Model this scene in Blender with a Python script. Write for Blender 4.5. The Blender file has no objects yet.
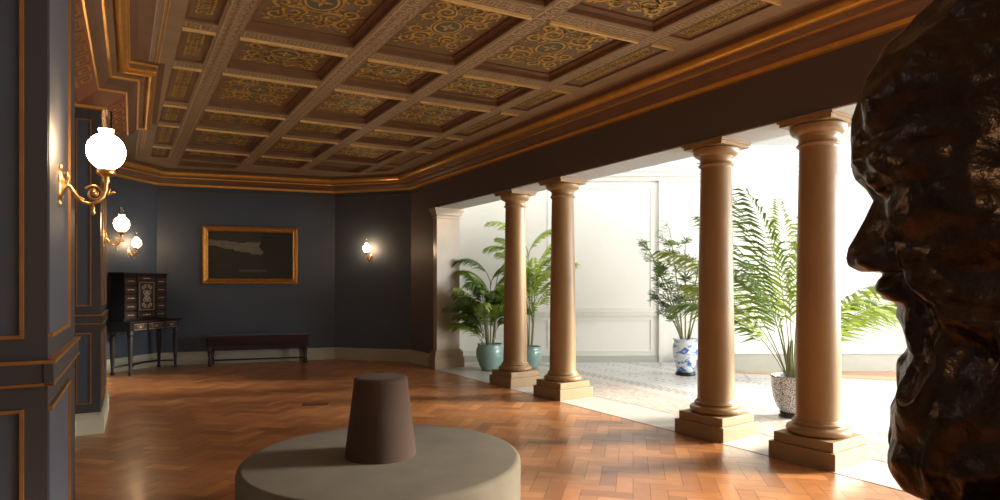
import bpy, bmesh, math, random
from mathutils import Vector, Matrix, noise
random.seed(7)
SC = bpy.context.scene
COL = SC.collection
R = math.radians
sin, cos, pi = math.sin, math.cos, math.pi

# ------------------------------------------------------------------ materials
def mat(name, col, rough=.6, metal=0., var=0., scale=6., bump=0., bscale=30., spec=.5, emit=0., ecol=None, coat=0., stretch=None, sheen=0.):
    m = bpy.data.materials.new(name); m.use_nodes = True
    nt = m.node_tree; N = nt.nodes; Lk = nt.links
    b = N['Principled BSDF']
    b.inputs['Base Color'].default_value = (*col, 1)
    b.inputs['Roughness'].default_value = rough
    b.inputs['Metallic'].default_value = metal
    b.inputs['Specular IOR Level'].default_value = spec
    if coat: b.inputs['Coat Weight'].default_value = coat; b.inputs['Coat Roughness'].default_value = .15
    if sheen: b.inputs['Sheen Weight'].default_value = sheen; b.inputs['Sheen Roughness'].default_value = .4
    if emit:
        b.inputs['Emission Color'].default_value = (*(ecol or col), 1); b.inputs['Emission Strength'].default_value = emit
    tc = N.new('ShaderNodeTexCoord'); mp = N.new('ShaderNodeMapping')
    if stretch: mp.inputs['Scale'].default_value = stretch
    Lk.new(tc.outputs['Object'], mp.inputs['Vector'])
    if var:
        n = N.new('ShaderNodeTexNoise'); n.inputs['Scale'].default_value = scale; n.inputs['Detail'].default_value = 5
        Lk.new(mp.outputs[0], n.inputs['Vector'])
        r = N.new('ShaderNodeMixRGB'); r.inputs[1].default_value = (*[c*(1-var) for c in col], 1); r.inputs[2].default_value = (*[min(1, c*(1+var)) for c in col], 1)
        Lk.new(n.outputs['Fac'], r.inputs[0]); Lk.new(r.outputs[0], b.inputs['Base Color'])
    if bump:
        n2 = N.new('ShaderNodeTexNoise'); n2.inputs['Scale'].default_value = bscale; n2.inputs['Detail'].default_value = 4
        Lk.new(mp.outputs[0], n2.inputs['Vector'])
        bp = N.new('ShaderNodeBump'); bp.inputs['Strength'].default_value = bump; bp.inputs['Distance'].default_value = .02
        Lk.new(n2.outputs['Fac'], bp.inputs['Height']); Lk.new(bp.outputs[0], b.inputs['Normal'])
    return m

def attr_mat(name, rough, spec=.5, bump=.0, bscale=8., coat=0., var=.12, vscale=14., normal_attr=False):
    m = mat(name, (.5, .5, .5), rough, bump=bump, bscale=bscale, spec=spec, coat=coat)
    nt = m.node_tree; N = nt.nodes; Lk = nt.links; b = N['Principled BSDF']
    a = N.new('ShaderNodeAttribute'); a.attribute_name = 'tint'
    tc = N.new('ShaderNodeTexCoord')
    n = N.new('ShaderNodeTexNoise'); n.inputs['Scale'].default_value = vscale; n.inputs['Detail'].default_value = 6
    Lk.new(tc.outputs['Object'], n.inputs['Vector'])
    mr = N.new('ShaderNodeMapRange'); mr.inputs[3].default_value = 1-var; mr.inputs[4].default_value = 1+var
    Lk.new(n.outputs['Fac'], mr.inputs[0])
    mx = N.new('ShaderNodeVectorMath'); mx.operation = 'SCALE'
    Lk.new(a.outputs['Color'], mx.inputs[0]); Lk.new(mr.outputs[0], mx.inputs['Scale'])
    Lk.new(mx.outputs[0], b.inputs['Base Color'])
    return m

M = dict(
    wall=mat('blue_grey_paint', (.066, .084, .116), .55, var=.10, scale=3, bump=.05, bscale=60),
    wallp=mat('panel_paint', (.040, .037, .039), .5, var=.08, scale=3),
    panelin=mat('panel_field_paint', (.058, .066, .088), .5, var=.08, scale=3),
    rest=mat('rear_wall_paint', (.10, .09, .085), .6, var=.1),
    beam=mat('beam_paint', (.105, .085, .085), .6, var=.08, scale=3),
    base=mat('skirting_paint', (.42, .40, .31), .5, var=.08),
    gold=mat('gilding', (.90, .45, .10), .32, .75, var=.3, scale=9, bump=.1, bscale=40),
    lip=mat('lit_gilding', (.92, .64, .26), .4, .25, var=.15, scale=12),  # paler gilding: daylight gleam of the coffer lips put into the colour
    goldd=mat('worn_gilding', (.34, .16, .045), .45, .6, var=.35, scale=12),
    goldp=mat('gold_paint', (.85, .50, .13), .5, .35, var=.4, scale=7),
    rib=mat('rib_brown', (.34, .25, .15), .55, var=.2, scale=5),
    ribd=mat('coffer_brown', (.20, .11, .055), .55, var=.25, scale=5),
    key=mat('key_pattern_paint', (.62, .46, .26), .5, .1, var=.2, scale=8),
    panel=mat('coffer_olive', (.22, .155, .080), .55, var=.3, scale=4),
    oval=mat('medallion_green', (.13, .14, .085), .5, var=.3, scale=6),
    corn=mat('cornice_brown', (.16, .085, .048), .5, var=.25, scale=5),
    frz=mat('frieze_red_brown', (.24, .095, .052), .5, var=.2, scale=6),
    stone=mat('marble_column', (.315, .19, .080), .38, var=.28, scale=5, bump=.03, stretch=(1, 1, .35)),
    pmarb=mat('pilaster_marble', (.37, .285, .20), .28, var=.25, scale=4, stretch=(1, 1, .5)),
    plinth=mat('column_plinth_stone', (.33, .225, .12), .45, var=.2, scale=4),
    white=mat('white_paint', (.70, .69, .64), .5, var=.02),
    gceil=mat('gallery_ceiling_paint', (.50, .51, .51), .6, var=.02),
    gskirt=mat('gallery_skirting', (.42, .43, .38), .5, var=.04),
    thresh=mat('threshold_stone', (.50, .47, .43), .35, var=.12, scale=7),
    grout=mat('floor_underlay', (.05, .028, .014), .7),
    velvet=mat('taupe_velvet', (.140, .120, .088), .85, var=.22, scale=5, bump=.08, bscale=120, spec=.15, sheen=.04),
    velvetc=mat('brown_velvet', (.070, .044, .031), .85, var=.2, scale=5, bump=.08, bscale=120, spec=.15, sheen=.04),
    brass=mat('brass', (.70, .42, .16), .28, 1., var=.2, scale=20),
    globe=mat('opal_glass', (1, .86, .66), .3, emit=50., ecol=(1, .66, .36)),
    glass=None,
    ebony=mat('ebony', (.012, .007, .006), .4, spec=.3, var=.3, scale=8),
    ebony2=mat('ebony_veneer', (.035, .018, .012), .35, var=.4, scale=9),
    ivory=mat('ivory_inlay', (.50, .40, .27), .45),
    plum=mat('plum_upholstery', (.030, .010, .013), .8, var=.3, scale=8, sheen=.15),
    wooddk=mat('dark_turned_wood', (.022, .012, .008), .35),
    frame=mat('gilt_frame', (.60, .28, .055), .35, .8, var=.4, scale=18, bump=.4, bscale=60),
    bronze=mat('dark_bronze', (.060, .040, .031), .31, .85, var=.55, scale=14, bump=.22, bscale=45),
    ped=mat('pedestal_wood', (.03, .022, .018), .4),
    celadon=mat('celadon_glaze', (.22, .36, .33), .18, var=.12, scale=4, coat=.4),
    soil=mat('soil', (.03, .02, .012), .9, bump=.5),
    leaf=mat('palm_leaf', (.085, .15, .030), .45, var=.35, scale=6),
    leafl=mat('pale_palm_leaf', (.22, .30, .055), .45, var=.3, scale=6),
    leafd=mat('dark_leaf', (.070, .115, .040), .42, var=.4, scale=6),
    stem=mat('palm_stem', (.16, .17, .06), .5, var=.3, scale=10),
    stand=mat('black_wood_stand', (.012, .011, .010), .4),
    iron=mat('floor_grille_brass', (.13, .085, .04), .5, .6),
)
def glass():
    m = bpy.data.materials.new('clear_glass'); m.use_nodes = True; nt = m.node_tree; N = nt.nodes; Lk = nt.links
    t = N.new('ShaderNodeBsdfTransparent'); t.inputs[0].default_value = (.97, .96, .94, 1); g = N.new('ShaderNodeBsdfGlossy'); g.inputs['Roughness'].default_value = .05
    f = N.new('ShaderNodeFresnel'); f.inputs[0].default_value = 1.35; mx = N.new('ShaderNodeMixShader')
    Lk.new(f.outputs[0], mx.inputs[0]); Lk.new(t.outputs[0], mx.inputs[1]); Lk.new(g.outputs[0], mx.inputs[2]); Lk.new(mx.outputs[0], N['Material Output'].inputs[0])
    return m
M['glass'] = glass()
for k in ('leaf', 'leafl', 'leafd'):          # thin leaves let some daylight through
    nt = M[k].node_tree; b = nt.nodes['Principled BSDF']; tr = nt.nodes.new('ShaderNodeBsdfTranslucent'); mx = nt.nodes.new('ShaderNodeMixShader'); mx.inputs[0].default_value = .24
    c = b.inputs['Base Color'].default_value; tr.inputs[0].default_value = (c[0]*2.0, c[1]*1.9, c[2]*1.2, 1)
    nt.links.new(b.outputs[0], mx.inputs[1]); nt.links.new(tr.outputs[0], mx.inputs[2]); nt.links.new(mx.outputs[0], nt.nodes['Material Output'].inputs[0])
M['floor'] = attr_mat('herringbone_oak', .32, spec=.6, coat=.12, bump=.12, bscale=5, var=.25, vscale=9)
M['tile'] = attr_mat('mosaic_tile', .32, spec=.4, var=.05)

def porcelain():
    m = mat('blue_white_porcelain', (.75, .78, .80), .15, coat=.5)
    nt = m.node_tree; N = nt.nodes; Lk = nt.links; b = N['Principled BSDF']
    tc = N.new('ShaderNodeTexCoord'); mp = N.new('ShaderNodeMapping'); mp.inputs['Scale'].default_value = (4, 4, 7)
    n = N.new('ShaderNodeTexNoise'); n.inputs['Scale'].default_value = 1.6; n.inputs['Detail'].default_value = 7; n.inputs['Distortion'].default_value = 1.2
    cr = N.new('ShaderNodeValToRGB'); e = cr.color_ramp.elements
    e[0].position = .36; e[0].color = (.03, .09, .38, 1); e[1].position = .52; e[1].color = (.72, .76, .80, 1)
    k = e.new(.44); k.color = (.12, .25, .60, 1)
    Lk.new(tc.outputs['Object'], mp.inputs[0]); Lk.new(mp.outputs[0], n.inputs['Vector']); Lk.new(n.outputs['Fac'], cr.inputs[0]); Lk.new(cr.outputs[0], b.inputs['Base Color'])
    return m
def speckle():
    m = mat('speckled_porcelain', (.75, .75, .75), .2, coat=.4)
    nt = m.node_tree; N = nt.nodes; Lk = nt.links; b = N['Principled BSDF']
    tc = N.new('ShaderNodeTexCoord')
    n = N.new('ShaderNodeTexVoronoi'); n.inputs['Scale'].default_value = 52; n.feature = 'DISTANCE_TO_EDGE'
    cr = N.new('ShaderNodeValToRGB'); e = cr.color_ramp.elements
    e[0].position = .05; e[0].color = (.10, .12, .20, 1); e[1].position = .20; e[1].color = (.62, .62, .62, 1)
    Lk.new(tc.outputs['Object'], n.inputs['Vector']); Lk.new(n.outputs['Distance'], cr.inputs[0]); Lk.new(cr.outputs[0], b.inputs['Base Color'])
    return m
M['porc'] = porcelain(); M['speck'] = speckle()

# ------------------------------------------------------------------ mesh builder
class MB:
    def __init__(s): s.v = []; s.f = []; s.m = []; s.sm = []; s.c = []
    def face(s, pts, mi=0, smooth=False, col=None):
        i = len(s.v); s.v += [tuple(p) for p in pts]; s.f.append(list(range(i, i+len(pts)))); s.m.append(mi); s.sm.append(smooth); s.c.append(col)
    def grid(s, rows, mi=0, smooth=True, closed=False, mis=None):
        i = len(s.v); n = len(rows[0])
        for r in rows: s.v += [tuple(p) for p in r]
        for a in range(len(rows)-1):
            for b in range(n if closed else n-1):
                b2 = (b+1) % n
                s.f.append([i+a*n+b, i+a*n+b2, i+(a+1)*n+b2, i+(a+1)*n+b]); s.m.append(mis[a] if mis else mi); s.sm.append(smooth); s.c.append(None)
    def cap(s, ring, mi=0, flip=False):
        s.face(list(reversed(ring)) if flip else ring, mi)
    def box(s, c, d, mi=0, rz=0., bev=0.):
        x, y, z = d[0]/2, d[1]/2, d[2]/2; ca, sa = cos(rz), sin(rz)
        def T(p): return (c[0]+p[0]*ca-p[1]*sa, c[1]+p[0]*sa+p[1]*ca, c[2]+p[2])
        if not bev:
            i = len(s.v)
            s.v += [T(p) for p in [(-x,-y,-z),(x,-y,-z),(x,y,-z),(-x,y,-z),(-x,-y,z),(x,-y,z),(x,y,z),(-x,y,z)]]
            for f in [(0,3,2,1),(4,5,6,7),(0,1,5,4),(1,2,6,5),(2,3,7,6),(3,0,4,7)]:
                s.f.append([i+k for k in f]); s.m.append(mi); s.sm.append(False); s.c.append(None)
        else:
            bm = bmesh.new(); bmesh.ops.create_cube(bm, size=1)
            for v in bm.verts: v.co = Vector((v.co.x*d[0], v.co.y*d[1], v.co.z*d[2]))
            bmesh.ops.bevel(bm, geom=bm.edges[:], offset=bev, segments=2, profile=.6, affect='EDGES')
            i = len(s.v); bm.verts.index_update()
            s.v += [T(v.co) for v in bm.verts]
            for f in bm.faces: s.f.append([i+v.index for v in f.verts]); s.m.append(mi); s.sm.append(False); s.c.append(None)
            bm.free()
    def prism(s, poly, z0, z1, mi=0):
        a = [(p[0], p[1], z0) for p in poly]; b = [(p[0], p[1], z1) for p in poly]
        s.face(list(reversed(a)), mi); s.face(b, mi)
        n = len(poly)
        for k in range(n): s.face([a[k], a[(k+1)%n], b[(k+1)%n], b[k]], mi)
    def lathe(s, prof, c=(0,0,0), seg=32, mi=0, sx=1., sy=1., caps=True, smooth=True, mis=None):
        rows = [[(c[0]+r*sx*cos(2*pi*k/seg), c[1]+r*sy*sin(2*pi*k/seg), c[2]+z) for k in range(seg)] for r, z in prof]
        s.grid(rows, mi, smooth, True, mis)
        if caps:
            if prof[0][0] > 1e-4: s.cap(rows[0], mis[0] if mis else mi, True)
            if prof[-1][0] > 1e-4: s.cap(rows[-1], mis[-1] if mis else mi)
    def tube(s, path, rad, seg=8, mi=0, cap=True):
        path = [Vector(p) for p in path]; n = len(path)
        if not isinstance(rad, (list, tuple)): rad = [rad]*n
        t0 = (path[1]-path[0]).normalized(); up = Vector((0,0,1)) if abs(t0.z) < .9 else Vector((1,0,0))
        a = t0.cross(up).normalized(); rows = []
        for k in range(n):
            t = (path[min(k+1, n-1)]-path[max(k-1, 0)]).normalized()
            a = (a - t*a.dot(t)).normalized(); b = t.cross(a)
            rows.append([path[k]+(a*cos(2*pi*j/seg)+b*sin(2*pi*j/seg))*rad[k] for j in range(seg)])
        s.grid(rows, mi, True, True)
        if cap: s.cap(rows[0], mi, True); s.cap(rows[-1], mi)
    def sphere(s, c, r, mi=0, seg=24, rings=14, sz=1.):
        s.lathe([(r*sin(pi*k/rings)+1e-5, -r*sz*cos(pi*k/rings)) for k in range(rings+1)], c, seg, mi, caps=False)
    def build(s, name, mats, parent=None, loc=None, kind=None):
        me = bpy.data.meshes.new(name); me.from_pydata(s.v, [], s.f)
        for m in (mats if isinstance(mats, (list, tuple)) else [mats]): me.materials.append(m)
        me.polygons.foreach_set('material_index', s.m); me.polygons.foreach_set('use_smooth', s.sm)
        if any(c for c in s.c):
            at = me.color_attributes.new('tint', 'FLOAT_COLOR', 'CORNER'); buf = []
            for p, c in zip(me.polygons, s.c): buf += [*(c or (.5, .5, .5)), 1.]*p.loop_total
            at.data.foreach_set('color', buf)
        me.update()
        o = bpy.data.objects.new(name, me); COL.objects.link(o)
        if parent: o.parent = parent
        if loc: o.location = loc
        if kind: o['kind'] = kind
        return o

def thing(name, label, cat, loc=(0,0,0), rz=0, group=None):
    o = bpy.data.objects.new(name, None); COL.objects.link(o); o.empty_display_size = .1
    o.location = loc; o.rotation_euler = (0, 0, rz); o['label'] = label; o['category'] = cat; o['kind'] = 'thing'
    if group: o['group'] = group
    return o
def copy_thing(o, loc, rz, label):
    def cp(src, par):
        c = src.copy(); COL.objects.link(c)
        if par: c.parent = par
        for ch in list(src.children): cp(ch, c)
        return c
    r = cp(o, None); r.location = loc; r.rotation_euler = (0, 0, rz); r['label'] = label
    return r
def struct(mb, name, mats, parent=None): return mb.build(name, mats, parent, kind=None if parent else 'structure')

# ------------------------------------------------------------------ plan of the place
AZ = R(-32.5)                                      # colonnade / ceiling axis
U = (sin(AZ), cos(AZ)); NN = (cos(AZ), -sin(AZ))
def W(L, t): return (L*NN[0]+t*U[0], L*NN[1]+t*U[1])
def LT(p): return (p[0]*NN[0]+p[1]*NN[1], p[0]*U[0]+p[1]*U[1])
AZ2 = R(-31.5)                                     # left wall axis
U2 = (sin(AZ2), cos(AZ2)); N2 = (cos(AZ2), -sin(AZ2))
def W2(L, t): return (L*N2[0]+t*U2[0], L*N2[1]+t*U2[1])
PF, PG = -.27, -.50                                # pier face, recess face
FR = (-3.32, 12.08); FL = (-6.344, 11.10); CL = (-6.613, 9.834); CR = (-1.727, 11.645)
ZC = 3.60                                          # rib plane
BZ = 2.865                                         # underside of the beam
BL = 4.80                                          # room face of the beam

def clip(poly, a, b):
    """keep the part of poly left of the line a->b"""
    out = []
    def sd(p): return (b[0]-a[0])*(p[1]-a[1])-(b[1]-a[1])*(p[0]-a[0])
    for k in range(len(poly)):
        p, q = poly[k], poly[(k+1) % len(poly)]; sp, sq = sd(p), sd(q)
        if sp >= 0: out.append(p)
        if (sp >= 0) != (sq >= 0):
            f = sp/(sp-sq); out.append((p[0]+(q[0]-p[0])*f, p[1]+(q[1]-p[1])*f))
    return out
def area(poly): return abs(sum(poly[k][0]*poly[(k+1)%len(poly)][1]-poly[(k+1)%len(poly)][0]*poly[k][1] for k in range(len(poly))))/2 if len(poly) > 2 else 0
def dedupe(poly):
    o = []
    for p in poly:
        if not o or math.dist(p, o[-1]) > 1e-4: o.append(p)
    if len(o) > 1 and math.dist(o[0], o[-1]) < 1e-4: o.pop()
    return o
def inset(poly, d):
    """convex counter-clockwise polygon moved inwards by d"""
    n = len(poly); out = []
    for k in range(n):
        p0, p1, p2 = Vector(poly[k-1]), Vector(poly[k]), Vector(poly[(k+1) % n])
        e1 = (p1-p0).normalized(); e2 = (p2-p1).normalized()
        n1 = Vector((-e1.y, e1.x)); n2 = Vector((-e2.y, e2.x))
        den = 1+n1.dot(n2); q = p1+(n1+n2)*(d/max(den, .15)); out.append((q.x, q.y))
    return out
def shift_line(a, b, d):
    e = Vector((b[0]-a[0], b[1]-a[1])).normalized(); n = Vector((-e.y, e.x))*d
    return (a[0]+n.x, a[1]+n.y), (b[0]+n.x, b[1]+n.y)

# ------------------------------------------------------------------ floors
mb = MB()
rear_t = -4.0
room = [W(4.71, rear_t), W(4.71, 9.70), W(4.98, 9.70), W(4.98, 10.9), FR, FL, CL, W2(PG-.1, 8.0), W(-2.6, 4.0), W(-2.6, rear_t)]
poly_floor = room
mb.face([(p[0], p[1], -.004) for p in room], 1)
BW, BLN = .12, .36
fa = AZ + 0
ca, sa = cos(-AZ+R(45)), sin(-AZ+R(45))           # blocks lie at 45 degrees to the room axis
def blk(x0, y0, w, h):
    c = [(x0+.0012, y0+.0012), (x0+w-.0012, y0+.0012), (x0+w-.0012, y0+h-.0012), (x0+.0012, y0+h-.0012)]
    return [(p[0]*ca-p[1]*sa, p[0]*sa+p[1]*ca) for p in c]
NB = 130
ratio = 3
edges = [(W(4.71, rear_t), W(4.71, 13)), (CR, FR), (FR, FL), (FL, CL), (W2(PG, 12), W2(PG, -6))]
def add_block(q):
    cx = sum(p[0] for p in q)/4; cy = sum(p[1] for p in q)/4
    L, t = LT((cx, cy))
    if L > 4.95 or L < -2.6 or t < -2.0 or t > 13.2: return
    if L < -.6 and t > 2.9: return
    for k, (a, b) in enumerate(edges):
        if k == 0 and t > 9.8: a, b = W(4.9, 0), W(4.9, 13)
        if k == 4 and t < 2.8: continue
        q = clip(q, a, b)
        if len(q) < 3: return
    q = dedupe(q)
    if area(q) < 1e-4: return
    h = random.random()
    base = Vector((.44, .18, .060)).lerp(Vector((.26, .094, .032)), h)
    if random.random() < .15: base = base*1.25
    tx, ty = random.uniform(-.0009, .0009), random.uniform(-.0009, .0009)
    mb.face([(p[0], p[1], (p[0]-cx)*tx*4+(p[1]-cy)*ty*4) for p in q], 0, False, tuple(base))
for i in range(-NB, NB):
    for j in range(-46, 46):
        # herringbone: horizontal and vertical blocks stepping diagonally
        ox = (i + j*ratio)*BW; oy = (i - j*ratio)*BW
        if abs(ox) > 18 or abs(oy) > 18: continue
        add_block(blk(ox, oy, BLN, BW))
        add_block(blk(ox + 0*BW, oy+BW, BW, BLN))
struct(mb, 'floor', [M['floor'], M['grout']])

# stone threshold under the colonnade
mb = MB(); a = [W(4.71, rear_t), W(5.32, rear_t), W(5.32, 9.72), W(4.71, 9.72)]
mb.prism(a, -.03, 0.002)
mb2 = MB()
mb2.prism([W(4.704, rear_t), W(4.71, rear_t), W(4.71, 9.72), W(4.704, 9.72)], -.02, .003)
struct(mb, 'trim_1', M['thresh']); struct(mb2, 'trim_2', M['goldd'])

# mosaic floor of the gallery
GX, GY = 8.6, 11.6
TA = R(-30); TU = (sin(TA), cos(TA)); TN = (cos(TA), -sin(TA))
mb = MB(); S = .05
white = (.58, .57, .55)
def tilecol(L, t, x, y, i, j):
    r = random.random()
    if x > 3.7 and y > 10.07-.387*(x-3.91):
        d = y-(10.07-.387*(x-3.91))
        return (.42, .22, .12) if (d < .16 or d > .5) else (.55, .40, .22)
    if L < 5.95:
        return [(.50, .40, .33), (.62, .56, .50), (.45, .38, .34), (.60, .50, .42)][int(r*4)]
    if L < 6.12: return (.62, .56, .50)
    if L < 6.37:
        return (.20, .19, .19) if (i+j) % 3 == 0 else ((.50, .40, .33) if (i-j) % 3 == 0 else white)
    if L < 7.75:
        a, b = (i % 11), (j % 12)
        if a in (3, 6) and b in (2, 5, 8): return (.20, .20, .23)
        return (.60, .59, .57)
    if L < 8.0:
        return (.22, .21, .21) if (i+2*j) % 4 == 0 else ((.52, .44, .36) if (i-j) % 4 == 0 else white)
    if (i+j) % 17 == 0 or (i-j) % 19 == 0: return (.30, .28, .27)
    return white if r > .12 else (.46, .44, .41)
for i in range(95, 240):
    for j in range(-60, 220):
        L, t = i*S, j*S
        x, y = L*TN[0]+t*TU[0], L*TN[1]+t*TU[1]
        l2, t2 = LT((x, y))
        if l2 < 5.34 or x > GX or y > GY or t2 < -2.6: continue
        if t2 > 9.75 and l2 < 5.5 and x < -.9: continue
        q = [(L+dx, t+dt) for dx, dt in ((.001, .001), (S-.001, .001), (S-.001, S-.001), (.001, S-.001))]
        q = [(a*TN[0]+b*TU[0], a*TN[1]+b*TU[1], 0) for a, b in q]
        mb.face(q, 0, False, tilecol(L, t, x, y, i, j))
g = [W(5.30, -3.2), (GX, W(9, -3.2)[1]), (GX, GY), (-.98, GY), W(5.30, 9.72)]
mb.face([(p[0], p[1], -.003) for p in g], 1)
struct(mb, 'floor_gallery', [M['tile'], M['thresh']])

# ------------------------------------------------------------------ walls of the room
def wall_quad(m, a, b, z0, z1, mi=0, thick=.15):
    """wall slab whose inner face runs a->b with the room on the left of a->b"""
    e = Vector((b[0]-a[0], b[1]-a[1])).normalized(); n = Vector((e.y, -e.x))*thick
    m.prism([a, (a[0]+n.x, a[1]+n.y), (b[0]+n.x, b[1]+n.y), b], z0, z1, mi)
def strip(m, a, b, z0, z1, out, mi=0, o0=-.01):
    """bar laid on a wall face; out = how far it stands out into the room (left of a->b)"""
    e = Vector((b[0]-a[0], b[1]-a[1])).normalized(); n = Vector((-e.y, e.x))
    p = lambda q, d: (q[0]+n.x*d, q[1]+n.y*d)
    m.prism([p(a, o0), p(b, o0), p(b, out), p(a, out)], z0, z1, mi)
ZT = 3.9
mb = MB(); wall_quad(mb, FR, FL, 0, ZT); struct(mb, 'wall_back', M['wall'])
mb = MB(); wall_quad(mb, FL, CL, 0, ZT); struct(mb, 'wall_back_left', M['wall'])
mb = MB(); wall_quad(mb, CR, FR, 0, ZT); struct(mb, 'wall_back_right', M['wall'])
mb = MB()
crL, crt = LT(CR)
mb.prism([W(BL, 9.72), W(5.28, 9.72), W(5.28, crt+.5), W(BL, crt+.06)], 0, ZT, 0)
struct(mb, 'wall_right', M['beam'])
mb = MB()
mb.prism([W(BL, rear_t), W(5.27, rear_t), W(5.27, 9.72), W(BL, 9.72)], BZ+.012, ZT+.3, 0)
mb.prism([W(BL+.002, rear_t), W(5.268, rear_t), W(5.268, 9.72), W(BL+.002, 9.72)], BZ, BZ+.02, 1)
struct(mb, 'ceiling_beam', [M['beam'], M['gceil']])
mb = MB()
rl = W(-2.6, rear_t)
wall_quad(mb, W(-2.6, 3.4), W(-2.6, rear_t), 0, ZT); wall_quad(mb, W(-2.6, rear_t), W(5.3, rear_t), 0, ZT)
struct(mb, 'wall_front', M['rest'])

# left wall with its two panelled piers
mb = MB()
piers = [(2.80, 4.05), (7.156, 8.60)]
wall_quad(mb, W2(PG, 12.0), W2(PG, 4.0), 0, ZT, 0)
for k, (t0, t1) in enumerate(piers):
    mb.prism([W2(PF, t0), W2(PF, t1), W2(PG-.12 if k else -3.0, t1), W2(PG-.12 if k else -3.0, t0)], 0, ZT, 1)
def frame_rect(m, a, b, z0, z1, w=.022, out=.014, mi=2, fld=3, ends=(1, 1)):
    e = Vector((b[0]-a[0], b[1]-a[1])); ln = e.length; e.normalize()
    pt = lambda s: (a[0]+e.x*s, a[1]+e.y*s)
    if ends[0]: strip(m, pt(0), pt(w), z0, z1, out, mi)
    if ends[1]: strip(m, pt(ln-w), pt(ln), z0, z1, out, mi)
    strip(m, pt(w), pt(ln-w), z0, z0+w, out, mi); strip(m, pt(w), pt(ln-w), z1-w, z1, out, mi)
    if fld is not None: strip(m, pt(w), pt(ln-w), z0+w, z1-w, .004, fld)
RZ0, RZ1 = 1.085, 1.175
def dado(m, a, b, ext=.0):
    strip(m, a, b, RZ0, RZ1, .018, 1); strip(m, a, b, RZ1-.010, RZ1+.003, .026, 2); strip(m, a, b, RZ0-.003, RZ0+.008, .022, 2)
for k, (t0, t1) in enumerate(piers):
    # room-side face runs from far to near so that the room lies on the left
    s1, s0 = (t1-.45, t0) if k == 0 else (t1-.25, t0+.25)
    frame_rect(mb, W2(PF, s1), W2(PF, s0), 1.26, 3.10, w=.016, ends=(1, k)); frame_rect(mb, W2(PF, s1), W2(PF, s0), .30, 1.0, w=.016, ends=(1, k))
    dado(mb, W2(PF, t1+.005), W2(PF, t0-.022))
    # end face looking at the viewer
    inner = PG if k else -1.2
    frame_rect(mb, W2(PF-.075 if k else PF-.07, t0), W2(inner+.03 if k else PF-.7, t0), 1.26, 3.10, w=.012)
    frame_rect(mb, W2(PF-.075 if k else PF-.07, t0), W2(inner+.03 if k else PF-.7, t0), .30, 1.0, w=.012)
    dado(mb, W2(PF+.018, t0), W2(inner, t0))
# recess panels
frame_rect(mb, W2(PG, 6.9), W2(PG, 4.35), 1.26, 3.10); frame_rect(mb, W2(PG, 6.9), W2(PG, 4.35), .30, 1.0); dado(mb, W2(PG, 7.156), W2(PG, 4.05))
dado(mb, W2(PG, 9.6), W2(PG, 8.6))
struct(mb, 'wall_left', [M['wall'], M['wallp'], M['goldd'], M['panelin']])

# skirting
def skirting(name, segs, m=M['base'], h=.235):
    mb = MB()
    for a, b in segs:
        strip(mb, a, b, 0, h-.05, .032); strip(mb, a, b, h-.05, h-.015, .024); strip(mb, a, b, h-.015, h, .014)
    return struct(mb, name, m)
skirting('baseboard_back', [(FR, FL)]); skirting('baseboard_back_left', [(FL, CL)]); skirting('baseboard_back_right', [(CR, FR)])
skirting('baseboard_right', [(W(BL, 9.86), W(BL, crt))])
skirting('baseboard_left', [(W2(PG, 7.156), W2(PG, 4.05)), (W2(PF, 4.05), W2(PF, 2.8)), (W2(PF+.03, 2.8), W2(-2.4, 2.8)),
                            (W2(PF, 8.6), W2(PF, 7.156-.03)), (W2(PF, 7.156), W2(PG, 7.156)), (W2(PG, 11.2), W2(PG, 8.6))], h=.21)
# picture rail on the far walls
mb = MB()
for a, b in ((FR, FL), (FL, CL), (CR, FR), (W(BL, 9.8), CR)): strip(mb, a, b, 3.235, 3.262, .022)
struct(mb, 'trim_3', M['beam'])

# ------------------------------------------------------------------ cornice
def sweep(m, path, prof, mis):
    """profile points (d, z) swept along an open path, d to the left of travel"""
    n = len(path); P = [Vector(p) for p in path]; offs = []
    for k in range(n):
        if k == 0: e = (P[1]-P[0]).normalized(); offs.append(Vector((-e.y, e.x)))
        elif k == n-1: e = (P[-1]-P[-2]).normalized(); offs.append(Vector((-e.y, e.x)))
        else:
            e1 = (P[k]-P[k-1]).normalized(); e2 = (P[k+1]-P[k]).normalized()
            n1 = Vector((-e1.y, e1.x)); n2 = Vector((-e2.y, e2.x)); offs.append((n1+n2)/max(1+n1.dot(n2), .1))
    for a in range(len(prof)-1):
        for k in range(n-1):
            q = []
            for kk, aa in ((k, a), (k+1, a), (k+1, a+1), (k, a+1)):
                d, z = prof[aa]; p = P[kk]+offs[kk]*d; q.append((p.x, p.y, z))
            m.face(q, mis[a], False)
def roll(cx, cz, r, a0, a1, n=8): return [(cx+r*cos(R(a0+(a1-a0)*k/n)), cz+r*sin(R(a0+(a1-a0)*k/n))) for k in range(n+1)]
pr_r = [(0, 3.33), (.035, 3.335), (.04, 3.365), (.052, 3.368), (.09, 3.385), (.12, 3.42), (.135, 3.455), (.15, 3.457), (.152, 3.472), (.175, 3.478), (.195, 3.505)]
mi_r = [1, 1, 1, 0, 0, 0, 1, 1, 2, 2]
r1 = roll(.245, 3.53, .045, 205, 385); pr_r += r1; mi_r += [2]+[1]*(len(r1)-1)
pr_r += [(.29, 3.585), (.33, 3.60)]; mi_r += [0, 0]
pr_l = [(0, 3.20), (.03, 3.205), (.032, 3.235), (.05, 3.24), (.215, 3.345), (.228, 3.347), (.23, 3.36), (.24, 3.365), (.28, 3.395), (.315, 3.45), (.332, 3.452), (.335, 3.47), (.365, 3.475), (.38, 3.50)]
mi_l = [1, 1, 0, 3, 1, 1, 0, 0, 0, 1, 1, 2, 2]
r2 = roll(.425, 3.53, .045, 205, 385); pr_l += r2; mi_l += [2]+[1]*(len(r2)-1)
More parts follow.
